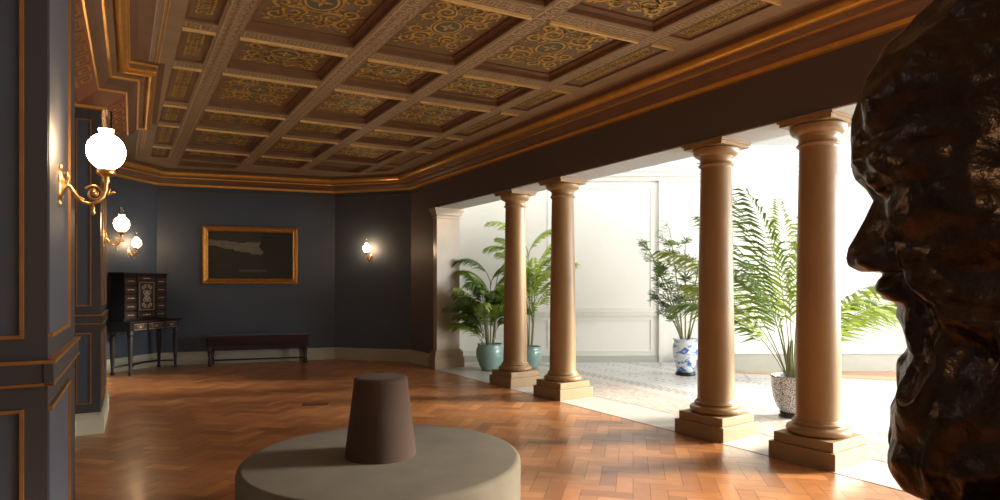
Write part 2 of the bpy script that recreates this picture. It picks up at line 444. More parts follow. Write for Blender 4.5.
pr_l += [(.472, 3.57), (.482, 3.572), (.484, 3.59), (.54, 3.60)]; mi_l += [0, 1, 1, 0]
mb = MB()
far_path = [W(BL, rear_t), W(BL, crt), FR, FL, CL]
far_path = [W(BL, rear_t), CR, FR, FL, CL, W2(PG, 11.0)]
# right, back and chamfers
sweep(mb, [W(BL, rear_t), CR, FR, FL, CL, W2(PG, 8.6)], [(d*1.12, z) for d, z in pr_r], mi_r)
left_path = [W2(PG, 8.9), W2(PG, 8.6), W2(PF, 8.6), W2(PF, 7.156), W2(PG, 7.156), W2(PG, 4.05), W2(PF, 4.05), W2(PF, 2.8), W2(-3.0, 2.8)]
sweep(mb, left_path, pr_l, mi_l)
# Greek key on the frieze band of the left cornice
def key_unit(m, O, ex, ey, n, w, h, mi, th, off):
    """one meander unit of width w and height h from origin O along ex / ey"""
    g = [((0, .0), (1, .0)), ((0, .0), (0, 1)), ((0, 1), (.72, 1)), ((.72, 1), (.72, .38)), ((.72, .38), (.36, .38)), ((.36, .38), (.36, .68))]
    for (a, b), (c, d) in g:
        x0, x1 = min(a, c)*w-th/2, max(a, c)*w+th/2; y0, y1 = min(b, d)*h-th/2, max(b, d)*h+th/2
        m.face([O+ex*x+ey*y+n*off for x, y in ((x0, y0), (x1, y0), (x1, y1), (x0, y1))], mi)
def key_run(m, a, b, ey, h, w, mi, th, off=-.003):
    a = Vector(a); b = Vector(b); ex = (b-a); ln = ex.length; ex.normalize(); ey = Vector(ey).normalized(); n = ex.cross(ey).normalized()
    if n.z > 0: n = -n
    k = max(1, int(ln/w)); w = ln/k
    for i in range(k): key_unit(m, a+ex*(i*w), ex, ey, n, w, h, mi, th, abs(off))
for L0, a, b in ((PG, 4.6, 6.62), (PF, 7.2, 8.56)):
    p0 = W2(L0+.07, a); p1 = W2(L0+.07, b); ey = Vector((N2[0]*.16, N2[1]*.16, .105))
    key_run(mb, (*p0, 3.255), (*p1, 3.255), ey, .135, .25, 1, .026, .006)
struct(mb, 'trim_4', [M['corn'], M['gold'], M['ribd'], M['frz']])

# ------------------------------------------------------------------ coffered ceiling
SK = -.1175
def CW(L, t0): return W(L, t0+SK*(L-2.94))
cols = [(.45, .70, 'b'), (.89, 1.80, 'c'), (1.985, 2.775, 'c'), (2.945, 3.83, 'c'), (3.975, 4.225, 'b')]
rows = [(-.06, 1.22), (1.39, 2.66), (2.83, 3.69), (3.865, 5.14), (5.31, 6.16), (6.33, 7.62), (7.79, 8.65), (8.82, 10.10), (10.28, 11.13), (11.30, 12.5)]
rows = rows[1:]
far_lines = [shift_line(CR, FR, .55), shift_line(FR, FL, .62), shift_line(FL, CL, .55)]
def clip_far(p):
    for a, b in far_lines:
        p = clip(p, a, b)
        if len(p) < 3: return []
    return dedupe(p)
ceil = MB()
def flat(poly, z, mi): ceil.face([(p[0], p[1], z) for p in reversed(poly)], mi)
T0, T1 = 1.30, 13.5
ribs_L = [(.25, .45), (.70, .89), (1.80, 1.985), (2.775, 2.945), (3.83, 3.975), (4.225, 4.45)]
for a, b in ribs_L:
    p = clip_far([CW(a, T0), CW(b, T0), CW(b, T1), CW(a, T1)])
    if p: flat(p, ZC, 0)
gaps = [(T0, rows[0][0])]+[(rows[k][1], rows[k+1][0]) for k in range(len(rows)-1)]+[(rows[-1][1], T1)]
for a, b, _ in cols:
    for g0, g1 in gaps:
        p = clip_far([CW(a, g0), CW(b, g0), CW(b, g1), CW(a, g1)])
        if p and area(p) > 1e-4: flat(p, ZC, 0)
# outer ring and the plain part behind the viewer
flat([W(-3, rear_t), W(4.82, rear_t), CW(4.82, T0), CW(-3, T0)], ZC+.001, 0)
flat([CW(-.9, T0), CW(.25, T0), CW(.25, T1), CW(-.9, T1)], ZC+.002, 1)
flat([CW(4.45, T0), CW(4.85, T0), CW(4.85, 11), CW(4.45, 11)], ZC+.001, 0)
for a, b, dz in ((CR, FR, .003), (FR, FL, .005), (FL, CL, .007)):
    s0, s1 = shift_line(a, b, .63); flat([a, b, s1, s0], ZC+dz, 0)
# Greek key bands on the ribs
for a, b in ribs_L[1:5]:
    w = b-a
    for sgn, lo in ((1, a+.03), ):
        t = T0
        while t < 11.2:
            p0, p1 = CW(lo, t), CW(lo, t+1.4)
            mid = CW(lo, t+.7)
            ok = all(((q[1][0]-q[0][0])*(mid[1]-q[0][1])-(q[1][1]-q[0][1])*(mid[0]-q[0][0])) > .6 for q in far_lines)
            if ok: key_run(ceil, (*p0, ZC), (*p1, ZC), (NN[0], NN[1], 0), w-.06, .115, 2, .016, .003)
            t += 1.4
for a, b, kd in cols:
    for g0, g1 in gaps[1:-1]:
        c = CW((a+b)/2, (g0+g1)/2)
        ok = all(((q[1][0]-q[0][0])*(c[1]-q[0][1])-(q[1][1]-q[0][1])*(c[0]-q[0][0])) > .4 for q in far_lines)
        if ok:
            key_run(ceil, (*CW(a+.02, g0+.035), ZC), (*CW(b-.02, g0+.035), ZC), (U[0], U[1], 0), g1-g0-.07, .10, 2, .014, .003)
# fluted line along the outer ribs
for L0 in (.30, 4.40):
    for dz in (0, .02): ceil.face([(*CW(L0+dz*1.4, T0), ZC-.003), (*CW(L0+dz*1.4+.008, T0), ZC-.003), (*CW(L0+dz*1.4+.008, 10.6), ZC-.003), (*CW(L0+dz*1.4, 10.6), ZC-.003)], 3)

def ring(m, pa, za, pb, zb, mi):
    n = len(pa)
    for k in range(n):
        k2 = (k+1) % n
        m.face([(*pa[k], za), (*pb[k], zb), (*pb[k2], zb), (*pa[k2], za)], mi)
panels = []
for a, b, kd in cols:
    for r0, r1 in rows:
        p = clip_far([CW(a, r0), CW(b, r0), CW(b, r1), CW(a, r1)])
        if not p or area(p) < .35*(b-a)*(r1-r0):
            if p and area(p) > 1e-4: flat(p, ZC, 0)
            continue
        full = len(p) == 4 and area(p) > .97*(b-a)*(r1-r0)
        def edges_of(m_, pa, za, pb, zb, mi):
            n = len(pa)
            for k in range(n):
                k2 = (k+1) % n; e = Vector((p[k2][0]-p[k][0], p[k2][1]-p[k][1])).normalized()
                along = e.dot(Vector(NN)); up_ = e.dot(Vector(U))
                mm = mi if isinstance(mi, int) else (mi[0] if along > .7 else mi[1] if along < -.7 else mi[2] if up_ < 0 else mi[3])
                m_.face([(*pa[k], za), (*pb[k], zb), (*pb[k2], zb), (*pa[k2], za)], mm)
        lip = .022 if kd == 'c' else .016                       # gilt lip along the near edge
        if full:
            o = Vector(U)*-.004; i_ = Vector(U)*lip
            for dz0, dz1 in ((-.016, .0),):
                q = [Vector(p[0])+o, Vector(p[1])+o, Vector(p[1])+i_, Vector(p[0])+i_]
                ceil.prism([tuple(v) for v in q], ZC-.022, ZC+.004, 5)
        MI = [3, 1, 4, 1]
        if kd == 'c':
            i1, i3 = inset(p, .012), inset(p, .046); i4 = inset(p, .054)
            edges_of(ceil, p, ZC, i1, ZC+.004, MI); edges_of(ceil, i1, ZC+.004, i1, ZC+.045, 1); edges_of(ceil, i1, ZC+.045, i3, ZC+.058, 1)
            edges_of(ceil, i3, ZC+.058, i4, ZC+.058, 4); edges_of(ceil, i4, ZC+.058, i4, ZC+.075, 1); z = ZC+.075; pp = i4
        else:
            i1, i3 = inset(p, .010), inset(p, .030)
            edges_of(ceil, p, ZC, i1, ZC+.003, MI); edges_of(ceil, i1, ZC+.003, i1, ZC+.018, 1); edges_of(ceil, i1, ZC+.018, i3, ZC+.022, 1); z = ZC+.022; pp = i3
        panels.append((pp, z, kd, full, (a+b)/2, (r0+r1)/2, r1-r0 > 1))
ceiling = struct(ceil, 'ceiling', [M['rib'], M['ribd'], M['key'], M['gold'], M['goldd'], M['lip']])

def ribbon(m, pts, w0, w1, z, mi, T):
    n = len(pts)
    for k in range(n-1):
        p, q = Vector(pts[k]), Vector(pts[k+1]); e = (q-p)
        if e.length < 1e-6: continue
        e.normalize(); nn = Vector((-e.y, e.x))
        wa = w0+(w1-w0)*k/(n-1); wb = w0+(w1-w0)*(k+1)/(n-1)
        c = [p+nn*wa, p-nn*wa, q+e*.002-nn*wb, q+e*.002+nn*wb]
        m.face([(*T(v), z) for v in c], mi)
def spiral(c, r, a0, turns, d, n=22):
    return [(c[0]+r*(1-.82*k/n)*cos(a0+d*turns*2*pi*k/n), c[1]+r*(1-.82*k/n)*sin(a0+d*turns*2*pi*k/n)) for k in range(n+1)]
def leafshape(c, ang, ln, w): 
    e = Vector((cos(ang), sin(ang))); n = Vector((-e.y, e.x)); c = Vector(c)
    return [c, c+e*ln*.4+n*w, c+e*ln, c+e*ln*.4-n*w]
def ornament(m, w, h, kd, T, z, seed):
    rnd = random.Random(seed)
    s = min(w, h)
    if kd == 'c':
        ow, oh = s*.17, s*.13
        if h > w: ow, oh = s*.15, s*.18
        el = lambda f, n=28: [(ow*f*cos(2*pi*k/n), oh*f*sin(2*pi*k/n)) for k in range(n+1)]
        m.face([(*T(Vector(p)), z-.0035) for p in reversed(el(1.0)[:-1])], 2)
        ribbon(m, el(1.0), .009, .009, z-.005, 1, T); ribbon(m, el(1.3), .005, .005, z-.005, 1, T)
        [m.face([(*T(v), z-.005) for v in leafshape((0, 0), a_, min(ow, oh)*.75, min(ow, oh)*.16)], 1) for a_ in (0, pi/2, pi, 3*pi/2)]
        X, Y = w/2*.86, h/2*.86
        for sx in (-1, 1):
            for sy in (-1, 1):
                F = lambda v: T(Vector((v[0]*sx, v[1]*sy)))
                r1 = s*.13
                for (cx, cy, r, a0, tn, d) in ((X*.44, Y*.52, r1, 3.6, 1.35, 1), (X*.74, Y*.26, r1*.8, 2.2, 1.3, -1), (X*.22, Y*.80, r1*.7, 4.6, 1.2, 1),
                                               (X*.78, Y*.72, r1*.75, 3.9, 1.3, -1)):
                    ribbon(m, spiral((cx, cy), r, a0, tn, d), .017, .006, z-.005, 1, F)
                    for q in range(5):
                        an = a0+q*1.25+.5
                        m.face([(*F(v), z-.0045) for v in leafshape((cx+r*cos(an), cy+r*sin(an)), an+.7*d, r*.55, r*.14)], 1)
                ribbon(m, [(ow*1.3, oh*.6), (X*.4, Y*.25), (X*.62, Y*.34), (X*.9, Y*.5)], .010, .005, z-.005, 1, F)
                ribbon(m, [(ow*.5, oh*1.3), (X*.16, Y*.5), (X*.3, Y*.7), (X*.5, Y*.88)], .010, .005, z-.005, 1, F)
                m.face([(*F(v), z-.0045) for v in leafshape((X*.82, Y*.9), .7, s*.10, s*.03)], 1)
    else:
        lng = h > w*1.2
        X, Y = w/2*.8, h/2*.86
        n = max(2, int(h/.28)); el = [(s*.16*cos(2*pi*k/16), s*.22*sin(2*pi*k/16)) for k in range(17)]
        m.face([(*T(Vector(p)), z-.0035) for p in reversed(el[:-1])], 2); ribbon(m, el, .006, .006, z-.005, 1, T)
        for sy in (-1, 1):
            for sx in (-1, 1):
                F = lambda v: T(Vector((v[0]*sx, v[1]*sy)))
                k = 0; y = s*.34
                while y < Y*.95:
                    r = s*.17
                    ribbon(m, spiral((X*.45, y), r, 3.9 if k % 2 else 2.3, 1.2, 1 if k % 2 else -1, 16), .009, .004, z-.005, 1, F)
                    for q in range(3): m.face([(*F(v), z-.0045) for v in leafshape((X*.45+r*cos(q*2+1), y+r*sin(q*2+1)), q*2+1.6, r*.7, r*.2)], 1)
                    y += s*.34; k += 1
for idx, (pp, z, kd, full, Lc, tc, lng) in enumerate(panels):
    m = MB(); m.face([(p[0], p[1], z) for p in reversed(pp)], 0)
    if full:
        c = CW(Lc, tc)
        ws = math.dist(pp[0], pp[1]); hs = math.dist(pp[1], pp[2])
        ex = Vector((pp[1][0]-pp[0][0], pp[1][1]-pp[0][1])).normalized(); ey = Vector((pp[2][0]-pp[1][0], pp[2][1]-pp[1][1])).normalized()
        cc = Vector((sum(p[0] for p in pp)/4, sum(p[1] for p in pp)/4))
        ornament(m, ws, hs, kd, lambda v: tuple(cc+ex*v.x+ey*v.y), z, idx)
    m.build('coffer_panel', [M['panel'], M['goldp'], M['oval']], ceiling)

# ------------------------------------------------------------------ gallery shell
GZ = 3.75
PB = W(5.28, 9.72)
mb = MB()
wall_quad(mb, (GX, GY), (-.98, GY), 0, GZ+.6)
# panel mouldings, dado and cornice of the white wall
def gstrip(x0, x1, z0, z1, out, mi=0): strip(mb, (x1, GY), (x0, GY), z0, z1, out, mi)
for x0, x1 in ((1.15, 2.94), (-.80, .95)):
    for z0, z1 in ((1.03, 3.38), (.20, .84)):
        gstrip(x0, x1, z0, z0+.03, .014); gstrip(x0, x1, z1-.03, z1, .014); gstrip(x0, x0+.03, z0+.03, z1-.03, .014); gstrip(x1-.03, x1, z0+.03, z1-.03, .014)
gstrip(-.95, 3.04, .90, .97, .03); gstrip(-.95, 3.04, .97, .985, .045); 
gstrip(3.06, 3.16, 0, 3.50, .06)
gstrip(-.95, GX, 3.50, 3.58, .05); gstrip(-.95, GX, 3.58, 3.66, .10); gstrip(-.95, GX, 3.66, 3.76, .15)
struct(mb, 'wall_gallery_back', M['white'])
mb = MB(); strip(mb, (3.06, GY), (-.95, GY), 0, .125, .03); struct(mb, 'baseboard_gallery', M['gskirt'])
mb = MB(); mb.prism([(3.80, 10.32), (GX, 10.32), (GX, GY), (3.80, GY)], 0, .30, 0); mb.prism([(3.79, 10.30), (GX, 10.30), (GX, GY), (3.79, GY)], .30, .325, 1)
struct(mb, 'trim_5', [M['gskirt'], M['white']])
mb = MB(); wall_quad(mb, (-.98, GY), PB, 0, GZ+.3); struct(mb, 'wall_gallery_left', M['white'])
# right gallery wall with window openings, near wall with a tall window
mb = MB()
yb = -1.0
for y0, y1, z0, z1 in ((yb, 10.9, 0, .8), (yb, 10.9, 3.2, GZ+.3), (yb, .1, .8, 3.2), (3.1, 3.3, .8, 3.2), (6.3, 6.5, .8, 3.2), (9.7, 11.6, .8, 3.2), (10.9, 11.6, 0, .8), (10.9, 11.6, 3.2, GZ+.3)):
    mb.prism([(GX, y0), (GX+.2, y0), (GX+.2, y1), (GX, y1)], z0, z1)
struct(mb, 'wall_gallery_right', M['white'])
def window(name, y0, y1, z0, z1):
    m = MB(); x = GX+.1
    for a, b, c, d in ((y0, y0+.07, z0, z1), (y1-.07, y1, z0, z1), (y0+.07, y1-.07, z0, z0+.07), (y0+.07, y1-.07, z1-.07, z1)):
        m.box((x, (a+b)/2, (c+d)/2), (.08, b-a, d-c))
    for k in (1, 2): m.box((x, y0+(y1-y0)*k/3, (z0+z1)/2), (.05, .04, z1-z0-.14))
    m.box((x, (y0+y1)/2, z0+(z1-z0)*.6), (.045, y1-y0-.14, .04))
    return struct(m, name, M['white'])
window('window_1', .1, 3.1, .8, 3.2); window('window_2', 3.3, 6.3, .8, 3.2); window('window_3', 6.5, 9.7, .8, 3.2)
mb = MB()
NT = -3.0
GA, GB = W(5.27, NT), W(9.9, NT)
def at(f): return (GA[0]+(GB[0]-GA[0])*f, GA[1]+(GB[1]-GA[1])*f)
for f0, f1, z0, z1 in ((0, .12, 0, GZ+.3), (.12, .88, 0, .5), (.12, .88, 3.4, GZ+.3), (.88, 1, 0, GZ+.3)):
    wall_quad(mb, at(f0), at(f1), z0, z1)
struct(mb, 'wall_gallery_front', M['white'])
# gallery ceiling with the skylight slot along the far wall
mb = MB(); SY0, SY1 = 9.72, 11.45
Pn = W(5.2, -3.2)
tk = .12
p_at = lambda y: (W(5.2, (y-5.2*NN[1])/U[1]))
mb.prism([Pn, (GX, Pn[1]), (GX, SY0), p_at(SY0)], GZ, GZ+tk)
mb.prism([(-1.0, SY1), (GX, SY1), (GX, GY), (-1.0, GY)], GZ, GZ+tk)
mb.prism([(-1.0, SY0-.02), (GX, SY0-.02), (GX, SY0), (-1.0, SY0)], GZ+tk, GZ+.5); mb.prism([(-1.0, SY1), (GX, SY1), (GX, SY1+.02), (-1.0, SY1+.02)], GZ+tk, GZ+.5)
struct(mb, 'ceiling_gallery', M['gceil'])

# ------------------------------------------------------------------ columns
def plinth_mb():
    m = MB(); m.box((0, 0, .0675), (.56, .56, .135), bev=.006); m.box((0, 0, .175), (.50, .50, .08), bev=.005); return m
col = thing('column', 'tan marble column standing nearest the dark bronze head', 'column', (*W(5.005, 2.84), 0.0), R(34.5), 'marble columns of the colonnade')
plinth_mb().build('plinth', M['plinth'], col)
m = MB()
tor = [(.22, .215)]+[(.205+.045*cos(R(a)), .250+.035*sin(R(a))) for a in range(-90, 91, 18)]+[(.205, .287), (.205, .295)]+[(.188+.017*cos(R(a)), .309+.014*sin(R(a))) for a in range(-90, 91, 30)]+[(.188, .33), (.178, .345)]
m.lathe(tor, seg=48); m.build('column_base', M['stone'], col)
m = MB()
sh = [(.178, .34)]+[(.175-.030*((k/14)**1.6), .36+2.28*k/14) for k in range(15)]
m.lathe(sh, seg=48); m.build('shaft', M['stone'], col)
m = MB()
cp = [(.145, 2.62), (.152, 2.632)]+[(.152+.016*cos(R(a)), 2.648+.014*sin(R(a))) for a in range(-90, 91, 30)]+[(.150, 2.668), (.150, 2.715), (.162, 2.72), (.162, 2.73)]+[(.165+.055*sin(R(a)), 2.733+.06*(1-cos(R(a)))) for a in range(0, 91, 15)]+[(.222, 2.80), (.20, 2.812)]
m.lathe(cp, seg=48); m.box((0, 0, 2.826), (.435, .435, .032)); m.box((0, 0, 2.852), (.465, .465, .026)); m.build('capital', M['stone'], col)
for t, lb in ((3.87, 'tan marble column with the blue and white jar close on its left'), (6.30, 'right one of the far pair of tan marble columns, its plinth overlapping the other'),
              (7.435, 'farthest free-standing tan marble column, in front of the celadon potted palm')):
    copy_thing(col, (*W(5.005, t), 0.0), R(34.5), lb)
# pilaster at the end of the colonnade
pil = thing('pilaster', 'square stone pilaster at the far end of the colonnade', 'pilaster', (*W(5.02, 9.68), 0), -AZ)
m = MB(); m.box((0, 0, .09), (.60, .26, .18), bev=.006); m.box((0, 0, .235), (.56, .22, .11), bev=.006); m.box((0, 0, .305), (.52, .19, .03), bev=.008); m.build('pilaster_base', M['plinth'], pil)
m = MB(); m.box((0, 0, 1.53), (.46, .14, 2.42)); m.build('pilaster_shaft', M['pmarb'], pil)
m = MB(); m.box((0, 0, 2.70), (.49, .17, .03)); m.box((0, 0, 2.765), (.52, .20, .05)); m.box((0, 0, 2.805), (.55, .23, .03)); m.box((0, 0, 2.842), (.59, .26, .044)); m.build('pilaster_capital', M['pmarb'], pil)

# ------------------------------------------------------------------ round ottoman
ott = thing('round_ottoman', 'round taupe velvet ottoman with a tall tapered centre post', 'ottoman', (-.705, 3.65, 0))
def rr(r, z0, z1, f, n=6): return [(r-f+f*cos(R(90*k/n)), z1-f+f*sin(R(90*k/n))) for k in range(n+1)]
m = MB(); m.lathe([(.81, .012), (.83, .03)]+rr(.83, .03, .43, .035)+[(.5, .433), (.001, .433)], seg=96); m.build('seat', M['velvet'], ott)
m = MB(); m.lathe([(.70, 0), (.70, .03)], seg=64); m.build('base', M['stand'], ott)
m = MB(); m.lathe([(.214, .425), (.212, .45)]+[(.212-.051*k/8, .45+.42*k/8) for k in range(1, 9)]+rr(.161, .87, .905, .02)+[(.10, .908), (.001, .908)], c=(-.02, 0, 0), seg=72)
m.build('backrest', M['velvetc'], ott)
pm = MB(); pm.tube([(-.02+.157*cos(2*pi*k/48), .157*sin(2*pi*k/48), .892) for k in range(49)], .005, 6); 
pm.build('piping', M['velvetc'], ott)

# ------------------------------------------------------------------ wall sconces
sc = thing('wall_sconce', 'large glowing globe wall lamp on the nearest panelled pier', 'wall lamp', (*W2(PF, 3.15), 1.885), R(31.5), 'brass globe wall lamps')
m = MB()
rows_ = [[(d, r*.62*cos(2*pi*k/24), r*sin(2*pi*k/24)) for k in range(24)] for r, d in ((.068, 0), (.068, .008), (.055, .016), (.035, .022), (.022, .03), (.001, .034))]
m.grid(rows_, 0, True, True); m.sphere((.004, 0, .075), .014); m.sphere((.004, 0, -.078), .012)
m.build('wall_plate', M['brass'], sc)
m = MB()
AX = .172
arm = [(.03, 0, 0), (.045, 0, .02), (.05, 0, .045), (.046, 0, .03), (.05, 0, -.01), (.06, 0, -.045), (.08, 0, -.068), (.105, 0, -.075), (.13, 0, -.064), (.15, 0, -.04), (.16, 0, -.008), (.16, 0, .03)]
m.tube([arm[0]]+arm[3:], [.008, .008]+[.009]*6+[.008]*2, 8) if False else m.tube([(p[0]*AX/.16, p[1], p[2]) for p in [(.02, 0, 0), (.04, 0, -.005)]+arm[5:]], .0075, 8)
m.tube([(.03, 0, .0), (.038, 0, .03), (.03, 0, .055), (.022, 0, .05)], [.007, .006, .005, .006], 8)
m.tube([(.128+.036*(1-.75*k/26)*cos(2.6-2.0*2*pi*k/26*.8), 0, -.028+.036*(1-.75*k/26)*sin(2.6-2.0*2*pi*k/26*.8)) for k in range(27)], .0055, 7)
m.tube([(.06, 0, -.02), (.07, 0, -.045), (.092, 0, -.058)], .005, 7); m.sphere((.128, 0, -.026), .012)
for a in (.4, 1.2, 2.0): m.tube([(.178, 0, -.03), (.178+.02*cos(a), 0, -.03+.028*sin(a)), (.176+.034*cos(a), 0, -.03+.03*sin(a))], [.005, .006, .003], 6)
m.build('arm', M['brass'], sc)
m = MB(); m.lathe([(.001, -.125), (.006, -.12), (.010, -.112), (.005, -.10), (.008, -.092), (.004, -.082), (.004, -.07)], (.125, 0, 0), 12); m.build('finial', M['brass'], sc)
m = MB(); m.lathe([(.012, .02), (.016, .035), (.012, .045), (.030, .055), (.038, .062), (.038, .078), (.034, .082)], (AX, 0, 0), 24); m.build('gallery_ring', M['brass'], sc)
m = MB(); gr = .074
m.lathe([(gr*sin(pi*k/28), -gr*1.08*cos(pi*k/28)) for k in range(2, 26)]+[(.030, .096)], (AX, 0, .16), 40); m.build('globe', M['globe'], sc)
m = MB(); m.lathe([(.024, .24), (.022, .30), (.024, .335), (.0225, .335), (.0205, .30), (.0225, .24)], (AX, 0, 0), 24, caps=False); m.build('glass_chimney', M['glass'], sc)
copy_thing(sc, (*W2(PF, 7.60), 1.965), R(31.5), 'glowing globe wall lamp on the second panelled pier, left of the black cabinet')
copy_thing(sc, (-6.49, 10.474, 2.055), R(-12), 'small glowing globe wall lamp just above the black cabinet')
nb = Vector((-.2635, -.965))
copy_thing(sc, (-2.555, 11.88, 2.045), math.atan2(nb.y, nb.x), 'glowing globe wall lamp alone on the angled wall right of the painting')

# ------------------------------------------------------------------ cabinet on stand
cab = thing('cabinet_on_stand', 'black ebony cabinet of small drawers on a slim legged stand', 'cabinet', (-6.105, 10.33, 0), R(-9))
D, WD = .42, 1.16
m = MB(); m.box((0, 0, .87), (D+.06, WD+.06, .028), bev=.006); m.box((0, 0, .79), (D-.02, WD-.02, .132)); m.build('stand_top', M['ebony'], cab)
for k, (y0, y1) in enumerate(((-.52, -.22), (-.19, .19), (.22, .52))):
    q = MB(); q.box((D/2-.005, (y0+y1)/2, .79), (.022, y1-y0, .10), 0, bev=.004)
    for e in ((y0+.012, y1-.012, .835, .838), (y0+.012, y1-.012, .742, .745)): q.box((D/2+.008, (e[0]+e[1])/2, (e[2]+e[3])/2), (.004, e[1]-e[0], .004), 1)
    ii = MB()
    dr = q.build('drawer', [M['ebony2'], M['ivory']], cab)
    kk = MB(); yc = (y0+y1)/2
    for j in range(-4 if k == 1 else -2, 5 if k == 1 else 3):
        kk.box((D/2+.008, yc+j*.028, .79+.014*(-1)**j), (.004, .016, .012))
    kk.box((D/2+.008, yc, .79), (.004, .03, .03)); kk.build('inlay', M['ivory'], dr)
lp = [(.020, 0), (.026, .01), (.026, .04), (.016, .05), (.018, .06), (.036, .60), (.036, .63), (.024, .64), (.024, .655), (.040, .665), (.040, .725)]
for sx in (-1, 1):
    for sy in (-1, 1):
        q = MB(); q.lathe([(r*1.25, z) for r, z in lp], (sx*(D/2-.045), sy*(WD/2-.05), 0), 8, smooth=False); q.box((sx*(D/2-.045)+.033*sx, sy*(WD/2-.05), .60), (.004, .03, .07), 1)
        q.build('leg', [M['ebony'], M['ivory']], cab)
q = MB()
q.tube([(D/2-.045, -WD/2+.05, .13), (.04, -WD/4, .15), (-.02, 0, .155), (.04, WD/4, .15), (D/2-.045, WD/2-.05, .13)], .013, 8)
q.tube([(-D/2+.045, -WD/2+.05, .13), (-.02, 0, .155), (-D/2+.045, WD/2-.05, .13)], .013, 8)
q.build('stretcher', M['ebony'], cab)
# upper case
cx0, cx1 = -.235, .005; cd = cx1-cx0; xm = (cx0+cx1)/2; cwid = .98
m = MB(); m.box((xm, 0, 1.275), (cd, cwid, .74)); m.box((xm, 0, .897), (cd+.03, cwid+.03, .028), bev=.005)
m.box((xm, 0, 1.655), (cd+.03, cwid+.03, .03), bev=.006); m.box((xm, 0, 1.68), (cd+.06, cwid+.06, .02), bev=.005)
for y in (-.478, -.225, .225, .478): m.box((cx1+.006, y, 1.28), (.014, .024, .72))
m.build('case', M['ebony'], cab)
for s in (-1, 1):
    for k in range(5):
        z = 1.545-k*.142
        q = MB(); q.box((cx1+.008, s*.351, z), (.02, .225, .118), bev=.004); d_ = q.build('drawer', M['ebony2'], cab)
        kk = MB(); kk.sphere((cx1+.026, s*.351, z), .011, seg=10, rings=6)
        for j in (-2, -1, 1, 2): kk.box((cx1+.019, s*.351+j*.03, z+.006*(j % 2)), (.004, .02, .014))
        kk.build('knob', M['ivory'], d_)
q = MB(); q.box((cx1+.01, 0, 1.60), (.02, .40, .06), bev=.004); dd = q.build('drawer', M['ebony2'], cab); kk = MB(); kk.box((cx1+.021, 0, 1.60), (.004, .16, .012)); kk.build('inlay', M['ivory'], dd)
q = MB(); q.box((cx1+.01, 0, .975), (.02, .40, .08), bev=.004); dd = q.build('drawer', M['ebony2'], cab); kk = MB(); kk.box((cx1+.021, 0, .975), (.004, .18, .014)); kk.box((cx1+.021, 0, .975), (.006, .03, .03)); kk.build('inlay', M['ivory'], dd)
q = MB(); q.box((cx1+.012, 0, 1.295), (.024, .40, .52), bev=.004); door = q.build('door', M['ebony2'], cab)
kk = MB()
for zz in (1.06, 1.53): kk.box((cx1+.026, 0, zz), (.004, .33, .005))
for yy in (-.165, .165): kk.box((cx1+.026, yy, 1.295), (.004, .005, .47))
def yz_ribbon(m, pts, w, x):
    for p, q_ in zip(pts[:-1], pts[1:]):
        p = Vector(p); q2 = Vector(q_); e = (q2-p).normalized(); n = Vector((-e.y, e.x))*w
        m.face([(x, *(p+n)), (x, *(q2+n)), (x, *(q2-n)), (x, *(p-n))])
for sy in (-1, 1):
    for sz in (-1, 1):
        for c, r, a in (((.055, .07), .05, 2.5), ((.09, .15), .035, 3.2), ((.035, .18), .03, 4.0)):
            yz_ribbon(kk, [(sy*p[0], 1.295+sz*p[1]) for p in spiral(c, r, a, 1.2, 1, 14)], .007, cx1+.0275)
yz_ribbon(kk, [(.045*cos(2*pi*k/20), 1.295+.07*sin(2*pi*k/20)) for k in range(21)], .010, cx1+.0275); kk.box((cx1+.026, 0, 1.295), (.004, .03, .06))
kk.build('inlay', M['ivory'], door)

# ------------------------------------------------------------------ bench
bench = thing('upholstered_bench', 'long plum-black upholstered bench under the painting', 'bench', (-4.573, 11.40, 0), R(18.4))
m = MB(); bl, bd = 1.78, .40
prof = [(bd/2-.01, .36), (bd/2, .38), (bd/2, .50)]
def cushion(m, lx, ly, z0, z1, f, crown):
    rows = []
    for z, ins in [(z0, .012), (z0+.015, 0), (z1-f, 0)]+[(z1-f+f*sin(R(a)), f*(1-cos(R(a)))) for a in (25, 50, 75, 90)]:
        hx, hy = lx/2-ins, ly/2-ins; c = .04; pts = []
        for (sx, sy, a0) in ((1, 1, 0), (-1, 1, 90), (-1, -1, 180), (1, -1, 270)):
            for k in range(5): pts.append((sx*(hx-c)+c*cos(R(a0+22.5*k)), sy*(hy-c)+c*sin(R(a0+22.5*k)), z))
        rows.append(pts)
    for fr in (.7, .4, .1): rows.append([(p[0]*fr+0, p[1]*fr, z1+crown*(1-fr*fr)) for p in rows[6]])
    m.grid(rows, 0, True, True); m.cap(rows[0], 0, True); m.cap(rows[-1])
cushion(m, bl, bd, .36, .545, .03, .02); m.build('seat', M['plum'], bench)
m = MB(); m.box((0, 0, .335), (bl-.03, bd-.03, .055)); m.build('seat_rail', M['wooddk'], bench)
tl = [(.022, 0), (.03, .015), (.03, .035), (.016, .045), (.026, .075), (.026, .10), (.017, .115), (.023, .18), (.027, .22), (.018, .235), (.03, .25), (.034, .28), (.034, .325)]
for sx in (-1, 1):
    for sy in (-1, 1):
        q = MB(); q.lathe([(r*1.4, z) for r, z in tl], (sx*(bl/2-.06), sy*(bd/2-.05), 0), 16); q.build('leg', M['wooddk'], bench)
q = MB()
for sx in (-1, 1): q.tube([(sx*(bl/2-.06), -bd/2+.05, .087), (sx*(bl/2-.06), bd/2-.05, .087)], .014, 8)
q.tube([(-bl/2+.06, 0, .087), (bl/2-.06, 0, .087)], .014, 8); q.build('stretcher', M['wooddk'], bench)

